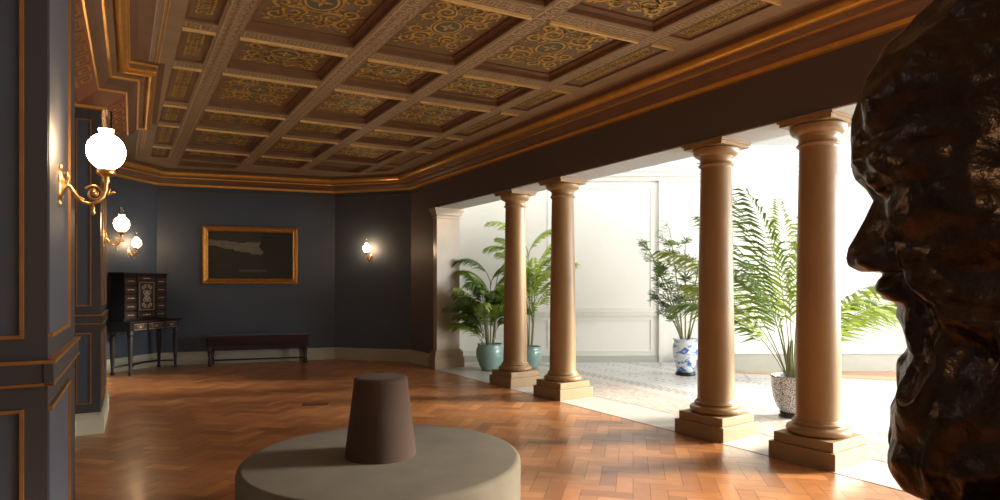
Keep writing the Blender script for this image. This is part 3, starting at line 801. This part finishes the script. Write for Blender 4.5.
# ------------------------------------------------------------------ painting
pa = thing('painting', 'dark landscape painting in a broad gilt frame on the far wall', 'painting', (-4.805+.309*.01, 11.595-.951*.01, 2.06), R(18))
PW, PH = 1.71, 1.10
m = MB()
fp = [(0, 0), (0, .045), (.012, .06), (.03, .062), (.05, .045), (.075, .035), (.088, .04), (.098, .030), (.105, .015)]
for k in range(len(fp)-1):
    (i0, h0), (i1, h1) = fp[k], fp[k+1]
    def cn(i, h): return [(-PW/2+i, -h, -PH/2+i), (PW/2-i, -h, -PH/2+i), (PW/2-i, -h, PH/2-i), (-PW/2+i, -h, PH/2-i)]
    A_, B_ = cn(i0, h0), cn(i1, h1)
    for j in range(4): m.face([A_[j], A_[(j+1)%4], B_[(j+1)%4], B_[j]], 0)
m.build('picture_frame', M['frame'], pa)
def canvas_mat():
    m = bpy.data.materials.new('painted_canvas'); m.use_nodes = True; nt = m.node_tree; N = nt.nodes; Lk = nt.links; b = N['Principled BSDF']; b.inputs['Roughness'].default_value = .35
    a = N.new('ShaderNodeAttribute'); a.attribute_name = 'tint'; Lk.new(a.outputs['Color'], b.inputs['Base Color']); return m
m = MB(); nx, nz = 76, 46; cw, ch = PW-.2, PH-.2
for i in range(nx):
    for j in range(nz):
        u, v = (i+.5)/nx, (j+.5)/nz
        nv = noise.noise(Vector((u*5, v*8, 1.3))); n2 = noise.noise(Vector((u*14, v*20, 4)))
        c = Vector((.016, .013, .010))
        ridge = .70-.33*max(0, u-.05)**.9+.02*n2
        if v > ridge: c = Vector((.15, .14, .11)) if v < .80-.05*u+.06*nv else Vector((.030, .024, .019))
        if u > .62+.06*nv+.02*n2 and v > .1: c = Vector((.010, .011, .012))
        if abs(v-.17) < .025+.01*n2 and .36 < u < .68: c = Vector((.10, .093, .08)).lerp(Vector((.03, .027, .022)), min(1, abs(v-.17)/.03))
        c = c*(1+.25*n2)
        x0, x1 = -cw/2+cw*i/nx, -cw/2+cw*(i+1)/nx; z0, z1 = -ch/2+ch*j/nz, -ch/2+ch*(j+1)/nz
        m.face([(x0, -.017, z0), (x1, -.017, z0), (x1, -.017, z1), (x0, -.017, z1)], 0, False, tuple(c))
m.build('canvas', canvas_mat(), pa)

# ------------------------------------------------------------------ floor grille
fg = MB(); fg.box((0, 0, .003), (.30, .16, .006)); 
for k in range(9): fg.box((-.12+.03*k, 0, .0075), (.012, .12, .004), 1)
o = fg.build('floor_vent', [M['iron'], M['goldd']], loc=(-2.28, 7.42, .0)); o.rotation_euler = (0, 0, R(12)); o['label'] = 'small brass floor grille set in the parquet beyond the ottoman'; o['category'] = 'floor vent'; o['kind'] = 'thing'

# ------------------------------------------------------------------ plants
def frond(parent, base, az, ln, el0, droop, lf, n, mt, tip=.12, name='frond', wl=.013, stalk=.28):
    m = MB(); d = Vector((cos(az), sin(az), 0)); K = 14; pts = []; p = Vector(base); el = el0
    for k in range(K+1):
        pts.append(p.copy()); f = k/K; e = el0-droop*f**1.5
        p = p+(d*cos(e)+Vector((0, 0, sin(e))))*(ln/K)
    m.tube(pts, [.007-.0055*k/K for k in range(K+1)], 5, 1)
    side = Vector((-sin(az), cos(az), 0))
    for i in range(n):
        f = stalk+(1-stalk)*i/(n-1); x = f*K; k = min(int(x), K-1); q = pts[k].lerp(pts[k+1], x-k)
        t = (pts[k+1]-pts[k]).normalized(); up = side.cross(t)
        L_ = lf*(.45+.55*sin(pi*min(1, (f-stalk)/(1-stalk)*.78+.22)))
        for s in (-1, 1):
            a = .85-.35*f+random.uniform(-.1, .1)
            v = (t*cos(a)+side*s*sin(a)+up*(.28+random.uniform(-.1, .12))).normalized()
            w = t.cross(v).normalized().cross(v).normalized()
            w = (t-v*t.dot(v)).normalized()
            h1 = q+v*L_*.45; h2 = q+v*L_+Vector((0, 0, -L_*(.22+random.random()*.15)))
            ww = wl*(.8+.4*random.random())
            m.face([q, h1-w*ww+up*.0, h2, h1+w*ww], 0, True)
    return m.build(name, [mt, M['stem']], parent)
def pot_profile(kind):
    if kind == 'celadon': return [(.13, .0), (.15, .012), (.185, .08), (.235, .22), (.247, .31), (.235, .385), (.215, .425), (.222, .45), (.232, .458), (.222, .462), (.205, .45), (.20, .40)]
    if kind == 'jar': return [(.12, .05), (.135, .06), (.15, .12), (.185, .26), (.205, .38), (.207, .46), (.192, .53), (.178, .56), (.195, .585), (.20, .60), (.185, .60), (.168, .57), (.165, .53)]
    return [(.11, .05), (.125, .055), (.170, .11), (.208, .22), (.222, .33), (.222, .40), (.226, .43), (.235, .455), (.228, .465), (.205, .45), (.20, .40)]
def away(a):
    '''keep fronds from growing into the wall behind (the +y side)'''
    a = (a+pi/2) % (2*pi)-pi/2
    return a if not .35 < a < pi-.35 else (.35-.5*random.random() if a < pi/2 else pi-.35+.5*random.random())
# celadon palm, left
p1 = thing('potted_palm', 'bushy palm in a celadon green pot beside the stone pilaster', 'potted plant', (-.176, 10.50, 0))
m = MB(); m.lathe(pot_profile('celadon'), seg=40, caps=False); m.lathe([(.13, .0), (.001, .0)], seg=40, caps=False); m.build('pot', M['celadon'], p1)
m = MB(); m.lathe([(.205, .40), (.10, .415), (.001, .42)], seg=24, caps=False); m.build('soil', M['soil'], p1)
m = MB(); m.lathe([(.15, 0), (.15, .012)], seg=24); 
rn = random.Random(3)
for k in range(9):
    a = k*2*pi/9+rn.uniform(-.2, .2); b0 = Vector((.06*cos(a), .06*sin(a), .40)); h = rn.uniform(.5, 1.18); lean = rn.uniform(.02, .12)
    st = MB(); top = b0+Vector((lean*cos(a), lean*sin(a), h)); st.tube([b0, b0.lerp(top, .5)+Vector((.01, 0, 0)), top], [.014, .011, .008], 6); st.build('stem', M['stem'], p1)
    for q in range(5): frond(p1, top-Vector((0, 0, .12*q)), away(a+rn.uniform(-.9, .9)), rn.uniform(.65, .92), rn.uniform(1.05, 1.48), rn.uniform(1.0, 1.9), .32, 27, M['leaf'] if rn.random() < .6 else M['leafl'], wl=.0145, stalk=.2)
# celadon palm, right
p2 = thing('potted_palm', 'thin pale palm in a small celadon pot seen between the far pair of columns', 'potted plant', (.535, 10.72, 0))
m = MB(); pf = [(r*.86, z*.86) for r, z in pot_profile('celadon')]; m.lathe(pf, seg=40, caps=False); m.lathe([(.112, .0), (.001, .0)], seg=40, caps=False); m.build('pot', M['celadon'], p2)
m = MB(); m.lathe([(.175, .345), (.09, .355), (.001, .36)], seg=24, caps=False); m.build('soil', M['soil'], p2)
rn = random.Random(9)
for k in range(4):
    a = k*2*pi/4+.4; b0 = Vector((.04*cos(a), .04*sin(a), .345)); h = (1.3, 1.75, .7, .95)[k]
    st = MB(); top = b0+Vector((.05*cos(a), .05*sin(a), h)); st.tube([b0, b0.lerp(top, .5)+Vector((.02, 0, 0)), top], [.013, .010, .007], 6); st.build('stem', M['stem'], p2)
    for q in range(5): frond(p2, top-Vector((0, 0, .12*q)), away(a+rn.uniform(-.9, .9)), rn.uniform(.7, 1.0), rn.uniform(1.0, 1.45), rn.uniform(.8, 1.6), .34, 24, M['leafl'], wl=.016, stalk=.2)
# dark-leaved plant in the blue and white jar
p3 = thing('potted_plant', 'dark leafy plant in a blue and white porcelain jar', 'potted plant', (3.06, 9.90, 0))
m = MB(); m.lathe(pot_profile('jar'), seg=40, caps=False); m.lathe([(.12, .05), (.001, .05)], seg=40, caps=False); m.build('pot', M['porc'], p3)
m = MB(); m.lathe([(.15, 0), (.165, .01), (.15, .03), (.165, .05), (.10, .052)], seg=24); m.build('pot_stand', M['stand'], p3)
m = MB(); m.lathe([(.17, .53), (.10, .54), (.001, .545)], seg=24, caps=False); m.build('soil', M['soil'], p3)
rn = random.Random(21)
def leaf_fan(m, c, d, n, ln, w, rn):
    d = d.normalized(); s1 = d.cross(Vector((0, 0, 1)))
    if s1.length < .1: s1 = Vector((1, 0, 0))
    s1.normalize(); s2 = s1.cross(d)
    for i in range(n):
        a = -1.35+2.7*i/(n-1)
        v = (d*cos(a)+s1*sin(a)+s2*rn.uniform(-.15, .35)).normalized(); L_ = ln*(.75+.25*cos(a))*rn.uniform(.85, 1.1)
        sd = v.cross(s2).normalized(); sag = Vector((0, 0, -.16*L_))
        a0 = c; a1 = c+v*L_*.35; a2 = c+v*L_*.75+sag*.4; a3 = c+v*L_+sag
        m.face([a0, a1-sd*w, a2-sd*w*.8, a3, a2+sd*w*.8, a1+sd*w], 0, True)
stems = [(2.9, .62, 1.62), (.2, .35, 1.85), (3.6, .50, 1.15), (5.6, .55, 1.45), (1.3, .25, 1.35), (2.3, .30, 1.9), (4.4, .35, 1.6), (.8, .6, 1.0), (3.1, .45, .75)]
for k, (a, reach, h) in enumerate(stems):
    b0 = Vector((.05*cos(a), .05*sin(a), .53)); top = Vector((reach*cos(a), reach*sin(a), .53+h))
    mid = b0.lerp(top, .5)+Vector((-.10*reach*cos(a), -.10*reach*sin(a), .10))
    st = MB(); pts = [b0.lerp(mid, f/6).lerp(mid.lerp(top, f/6), f/6) for f in range(7)]
    st.tube(pts, [.014-.0012*i for i in range(7)], 6); st.build('stem', M['stem'], p3)
    for q in range(10):
        f = 1-.075*q; x = f*6; i = min(int(x), 5); c = pts[i].lerp(pts[i+1], x-i)
        aa = a+rn.uniform(-1.6, 1.6) if q else a; d = Vector((cos(aa), sin(aa), rn.uniform(.0, .8)))
        lm = MB(); c2 = c+d.normalized()*(.12 if q else .02); lm.tube([c, c.lerp(c2, .5)+Vector((0, 0, .01)), c2], .004, 4, 1)
        for rep in range(3): leaf_fan(lm, c2+Vector((rn.uniform(-.03, .03), rn.uniform(-.03, .03), .03*rep)), d+Vector((rn.uniform(-.6, .6), rn.uniform(-.6, .6), rn.uniform(-.3, .5))), 7, rn.uniform(.13, .19), .011, rn)
        lm.build('leaf_cluster', [M['leafd'] if rn.random() < .75 else M['leaf'], M['stem']], p3)
# palm in the speckled pot
p4 = thing('potted_palm', 'tall arching palm in a round speckled porcelain pot', 'potted plant', (3.28, 6.72, 0))
m = MB(); m.lathe(pot_profile('bowl'), seg=48, caps=False); m.lathe([(.11, .05), (.001, .05)], seg=40, caps=False); m.build('pot', M['speck'], p4)
m = MB(); m.lathe([(.14, 0), (.15, .012), (.13, .03), (.14, .052), (.10, .053)], seg=24); m.build('pot_stand', M['stand'], p4)
m = MB(); m.lathe([(.205, .40), (.10, .41), (.001, .415)], seg=24, caps=False); m.build('soil', M['soil'], p4)
rn = random.Random(5)
spec4 = [(2.9, 1.55, 1.25, 1.15), (3.5, 1.35, 1.35, 1.3), (1.2, 1.75, 1.42, .7), (2.2, 1.65, 1.4, .9), (4.4, 1.6, 1.42, .8), (.2, 1.2, 1.2, 1.5), (5.7, 1.25, 1.15, 1.5), (3.2, 1.9, 1.45, .65), (0., 1.2, 1.0, 1.3), (2.6, 1.2, 1.1, 1.4), (4.9, 1.3, 1.2, 1.3), (1.7, 1.5, 1.25, 1.2), (3.0, 1.15, 1.2, 1.1), (3.9, 1.7, 1.45, .9)]
for k, (a, ln, e0, dr) in enumerate(spec4):
    b0 = (.045*cos(a), .045*sin(a), .40); frond(p4, b0, a+rn.uniform(-.15, .15), ln*1.36, e0, dr, .48, 32, M['leaf'] if k % 2 else M['leafl'], wl=.015, stalk=.30)
for k in range(5):
    a = k*1.256; st = MB(); st.tube([(.05*cos(a), .05*sin(a), .40), (.055*cos(a), .055*sin(a), .62), (.04*cos(a), .04*sin(a), .85)], [.022, .017, .008], 7); st.build('stem', M['stem'], p4)

# ------------------------------------------------------------------ bronze head
HF = Vector((-.839, .545)); R0 = Vector((.52, .80))
def prof_pt(px, py):
    k = (px-500)/600; s = (R0.x-R0.y*k)/(-HF.x+HF.y*k); Y = R0.y+HF.y*s
    return s, 1.45-(py-287)/600*Y
PROF = [prof_pt(*p) for p in [(1010, -48), (965, -22), (935, 0), (910, 27), (883, 54), (871, 75), (857, 102), (851, 120), (850, 140), (850.5, 166), (855, 180), (866, 190), (873, 201), (864, 220), (854, 238), (848, 248),
        (846, 258), (848, 266), (860, 272), (881, 272.5), (884, 275), (878, 281), (876, 290), (882, 299), (893, 302), (897, 307), (896, 316), (902, 326), (905, 335), (909, 355), (908, 367), (902, 381), (897, 398), (892, 409), (892, 422), (894, 432), (892, 446), (892, 469), (898, 480), (910, 489)]]
def interp(tab, z):
    if z >= tab[0][1]: return tab[0][0]
    for (s0, z0), (s1, z1) in zip(tab[:-1], tab[1:]):
        if z <= z0 and z >= z1: return s0+(s1-s0)*((z0-z)/max(z0-z1, 1e-6))
    return tab[-1][0]
zs = lambda py: 1.45-(py-287)/600*.80
BASE = [(PROF[0][0], PROF[0][1])]+[prof_pt(*p) for p in [(965, -22), (935, 0), (910, 27), (883, 54), (871, 75), (857, 102), (851, 120), (850, 140), (852, 166), (862, 180), (880, 195), (884, 215), (884, 240), (886, 262), (886, 272), (885, 276), (880, 282), (879, 290), (884, 299), (893, 302), (897, 307), (896, 316), (902, 326), (905, 335), (909, 355), (908, 367), (902, 381), (897, 398), (892, 409), (892, 422), (894, 432), (892, 446), (892, 469), (898, 480), (910, 489)]]
WID = [(.02, zs(-48)), (.085, zs(-20)), (.115, zs(10)), (.138, zs(60)), (.145, zs(120)), (.138, zs(180)), (.132, zs(220)), (.130, zs(270)), (.128, zs(330)), (.122, zs(400)), (.105, zs(450)), (.07, zs(480)), (.03, zs(489))]
BACK = [(-.30, zs(-48)), (-.42, zs(-10)), (-.50, zs(60)), (-.52, zs(150)), (-.49, zs(250)), (-.42, zs(330)), (-.33, zs(400)), (-.25, zs(450)), (-.20, zs(489))]
bust = thing('bronze_bust', 'dark bronze bust of a bearded bald head seen in profile', 'sculpture', (.66, .72, 1.02))
zt, zb_ = PROF[0][1], PROF[-1][1]
# heights follow the profile's own arc length so that the nose and lips keep their vertices
acc = [0]
for (s0, z0), (s1, z1) in zip(PROF[:-1], PROF[1:]): acc.append(acc[-1]+math.hypot((s1-s0)*.6, z1-z0))
NZ, NA = 260, 200
def gs(x, w): return math.exp(-(x/w)**2)
rows_ = []
for a in range(NZ+1):
    d = acc[-1]*a/NZ; k = 0
    while k < len(acc)-2 and acc[k+1] < d: k += 1
    f = (d-acc[k])/max(acc[k+1]-acc[k], 1e-6)
    s_p = PROF[k][0]+(PROF[k+1][0]-PROF[k][0])*f; z = PROF[k][1]+(PROF[k+1][1]-PROF[k][1])*f
    sb = interp(BASE, z); ssm = sum(interp(BASE, z+dz_*.014) for dz_ in range(-5, 6))/11; w = interp(WID, z); bk = interp(BACK, z); nose = max(0, s_p-sb)
    if zs(203) >= z: pass
    sm = .20                                       # where the widest point lies behind the profile
    xc = sb-max(.06, min(.26, (sb-bk)*.52)); row = []
    yn = (zs(180)-z)/(zs(180)-zs(272))             # 0 at the brow, 1 at the nostril
    nw = .019+.020*max(0, min(1, yn))
    for b in range(NA):
        th = -pi+2*pi*b/NA; th = th-.35*sin(th)     # more columns at the face
        ct, st_ = cos(th), sin(th)
        ex = 2/2.7 if ct > 0 else 2/2.1; ey_ = 2/2.3
        X = (abs(ct)**ex)*(1 if ct > 0 else -1); Yl = (abs(st_)**ey_)*(1 if st_ > 0 else -1)
        af = (ssm-xc) if ct > 0 else (xc-bk)
        x = xc+X*af; y = Yl*w; ay = abs(y)
        nv_ = Vector((X/max(af, .02), Yl/max(w, .02))).normalized(); sg = 1 if y > 0 else -1
        d_ = 0.
        if ct > 0:
            x += nose*gs(y, nw)+(sb-ssm)*gs(y, .070)
            F = lambda a0, aw, p0, pw: gs(ay-a0, aw)*gs(z-zs(p0), pw)
            d_ -= .020*F(.058, .026, 193, .020)                            # eye socket
            d_ += .020*F(.048, .015, 187, .010)+.008*F(.05, .022, 196, .005)  # lids
            d_ += .016*F(.085, .030, 180, .030)                            # outer orbit
            d_ += .006*F(.062, .040, 166, .014)                            # brow
            d_ -= .006*F(.065, .045, 146, .012)                            # furrow
            d_ += .007*F(.065, .030, 112, .035)                            # forehead
            d_ -= .016*F(.118, .028, 135, .050)                            # temple
            d_ += .018*F(.088, .034, 222, .034)                            # cheekbone
            d_ -= .009*F(.112, .035, 285, .045)                            # hollow cheek
            d_ += .016*F(.036, .013, 262, .014)                            # nostril wing
            d_ += .010*F(.045, .024, 289, .014)                            # moustache
            t_ = max(0., min(1., (zs(245)-z)/(zs(245)-zs(345)))); lin = .040+.062*t_
            on = 1 if 0 < t_ < 1 else 0
            d_ += on*sin(pi*t_)*(.023*gs(ay-lin-.020, .013)-.010*gs(ay-lin, .010))   # fold from nose to beard
            d_ += .010*F(.070, .03, 380, .03)-.008*F(.05, .02, 350, .02)
        x += nv_.x*d_; y += nv_.y*d_
        y += sg*.030*gs(x-(sb-.26), .035)*gs(z-zs(225), .055)             # ear, mostly behind the frame edge
        beard = max(0, min(1, (zs(296)-z)/.05))
        hair = max(0, min(1, (sb-.12-x)/.16))*max(0, min(1, (z-zs(300))/.1))
        q3 = Vector((x, y, z))
        ridge_ = 1-abs(noise.noise(q3*15+Vector((5, 2, 1))))*2
        nv = noise.noise(q3*13)*.012+noise.noise(q3*27+Vector((3, 3, 3)))*.007+(ridge_-.5)*.007
        lock = (1-abs(noise.noise(Vector((x*22+3, y*22, z*8))))*2.4)*.012+noise.noise(Vector((x*50+3, y*50, z*17)))*.007
        amp = min(1, .10+(ay/.055)**1.5)
        if nose > .004 and ay < nw*1.5: amp *= .35
        dsp = (nv*(1-beard*.4)+lock*max(beard, hair))*amp
        x += nv_.x*dsp; y += nv_.y*dsp
        P = R0+HF*x+Vector((-HF.y, HF.x))*y
        row.append((P.x-.66, P.y-.72, z-1.02+.003*noise.noise(Vector((x*30, y*30, z*30)))*amp))
    rows_.append(row)
m = MB(); m.grid(rows_, 0, True, True); m.cap(rows_[0], 0); m.cap(rows_[-1], 0, True)
m.build('head', M['bronze'], bust)
# neck and draped shoulders
m = MB(); rows_ = []
for k in range(31):
    f = k/30; z = 1.02+.30*f
    hw = .20-.10*f**1.3; fx = -.10-.10*f**.8; bx = -.62+.20*f
    row = []
    for b in range(72):
        th = 2*pi*b/72; c, s = cos(th), sin(th); x = (fx+bx)/2+(fx-bx)/2*c; y = hw*s
        dd = noise.noise(Vector((x*14, y*14, z*14)))*.012+noise.noise(Vector((x*30, y*30, z*12)))*.006
        x += c*dd; y += s*dd; P = R0+HF*x+Vector((-HF.y, HF.x))*y; row.append((P.x-.66, P.y-.72, z-1.02))
    rows_.append(row)
m.grid(rows_, 0, True, True); m.cap(rows_[0], 0, True); m.cap(rows_[-1]); m.build('shoulders', M['bronze'], bust)
pc = R0+HF*-.30
pd = thing('pedestal', 'dark square pedestal carrying the bronze bust', 'pedestal', (pc.x, pc.y, 0), math.atan2(HF.y, HF.x))
m = MB(); m.box((0, 0, .06), (.60, .50, .12), bev=.01); m.build('pedestal_base', M['ped'], pd)
m = MB(); m.box((0, 0, .54), (.50, .40, .84)); m.build('pedestal_shaft', M['ped'], pd)
m = MB(); m.box((0, 0, .99), (.66, .46, .06), bev=.01); m.build('pedestal_top', M['ped'], pd)

# ------------------------------------------------------------------ light
def area_light(name, loc, target, sx, sy, power, col=(1, 1, 1)):
    l = bpy.data.lights.new(name, 'AREA'); l.shape = 'RECTANGLE'; l.size = sx; l.size_y = sy; l.energy = power; l.color = col
    o = bpy.data.objects.new(name, l); COL.objects.link(o); o.location = loc
    o.rotation_euler = (Vector(target)-Vector(loc)).to_track_quat('-Z', 'Y').to_euler(); return o
day = (1., .97, .92)
area_light('skylight_daylight', ((GX-1)/2, (SY0+SY1)/2, GZ+.45), ((GX-1)/2, (SY0+SY1)/2, 0), GX+.9, SY1-SY0-.05, 70, day)
for yc, pw in ((1.5, 110), (4.9, 430), (8.3, 400)): area_light('window_daylight', (GX+.35, yc, 2.0), (0, yc, 1.2), 2.6, 2.4, pw, day)
c = at(.5); e = Vector(U)
area_light('gallery_end_daylight', (c[0]-e.x*.4, c[1]-e.y*.4, 1.95), (c[0]+e.x*3, c[1]+e.y*3, 1.3), 3.5, 2.9, 12, day)
sl = bpy.data.lights.new('low_sun', 'SUN'); sl.energy = 21.0; sl.angle = R(12); sl.color = (1, .91, .76)
so = bpy.data.objects.new('low_sun', sl); COL.objects.link(so); so.location = (14, 8, 6); so.rotation_euler = Vector((-.94, -.17, -.30)).to_track_quat('-Z', 'Y').to_euler()
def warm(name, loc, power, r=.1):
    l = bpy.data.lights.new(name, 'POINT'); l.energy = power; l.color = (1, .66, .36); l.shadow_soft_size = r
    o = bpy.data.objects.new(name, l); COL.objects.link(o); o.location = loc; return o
warm('rear_fill_light', (*W(1.6, -2.6), 2.7), 14); warm('rear_fill_light', (*W(3.6, -2.6), 2.7), 14)  # unseen warm fill added behind the viewer to lift the room
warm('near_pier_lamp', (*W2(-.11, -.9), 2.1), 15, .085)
w = bpy.data.worlds.new('daylight_sky'); SC.world = w; w.use_nodes = True
bg = w.node_tree.nodes['Background']; bg.inputs[0].default_value = (.86, .93, 1, 1); bg.inputs[1].default_value = 2.0

# ------------------------------------------------------------------ camera
cam = bpy.data.cameras.new('camera'); co = bpy.data.objects.new('camera', cam); COL.objects.link(co)
co.location = (0, 0, 1.45); co.rotation_euler = (pi/2, 0, 0)
cam.sensor_width = 36; cam.lens = 36*600/1000; cam.shift_y = -(250-287)/1000*1.0; cam.clip_start = .02
SC.camera = co
SC.view_settings.view_transform = 'Standard'; SC.view_settings.look = 'None'; SC.view_settings.gamma = 1; SC.view_settings.use_curve_mapping = False
SC.view_settings.exposure = 0.0
SC.cycles.use_denoising = True
SC.cycles.max_bounces = 8; SC.cycles.sample_clamp_indirect = 6
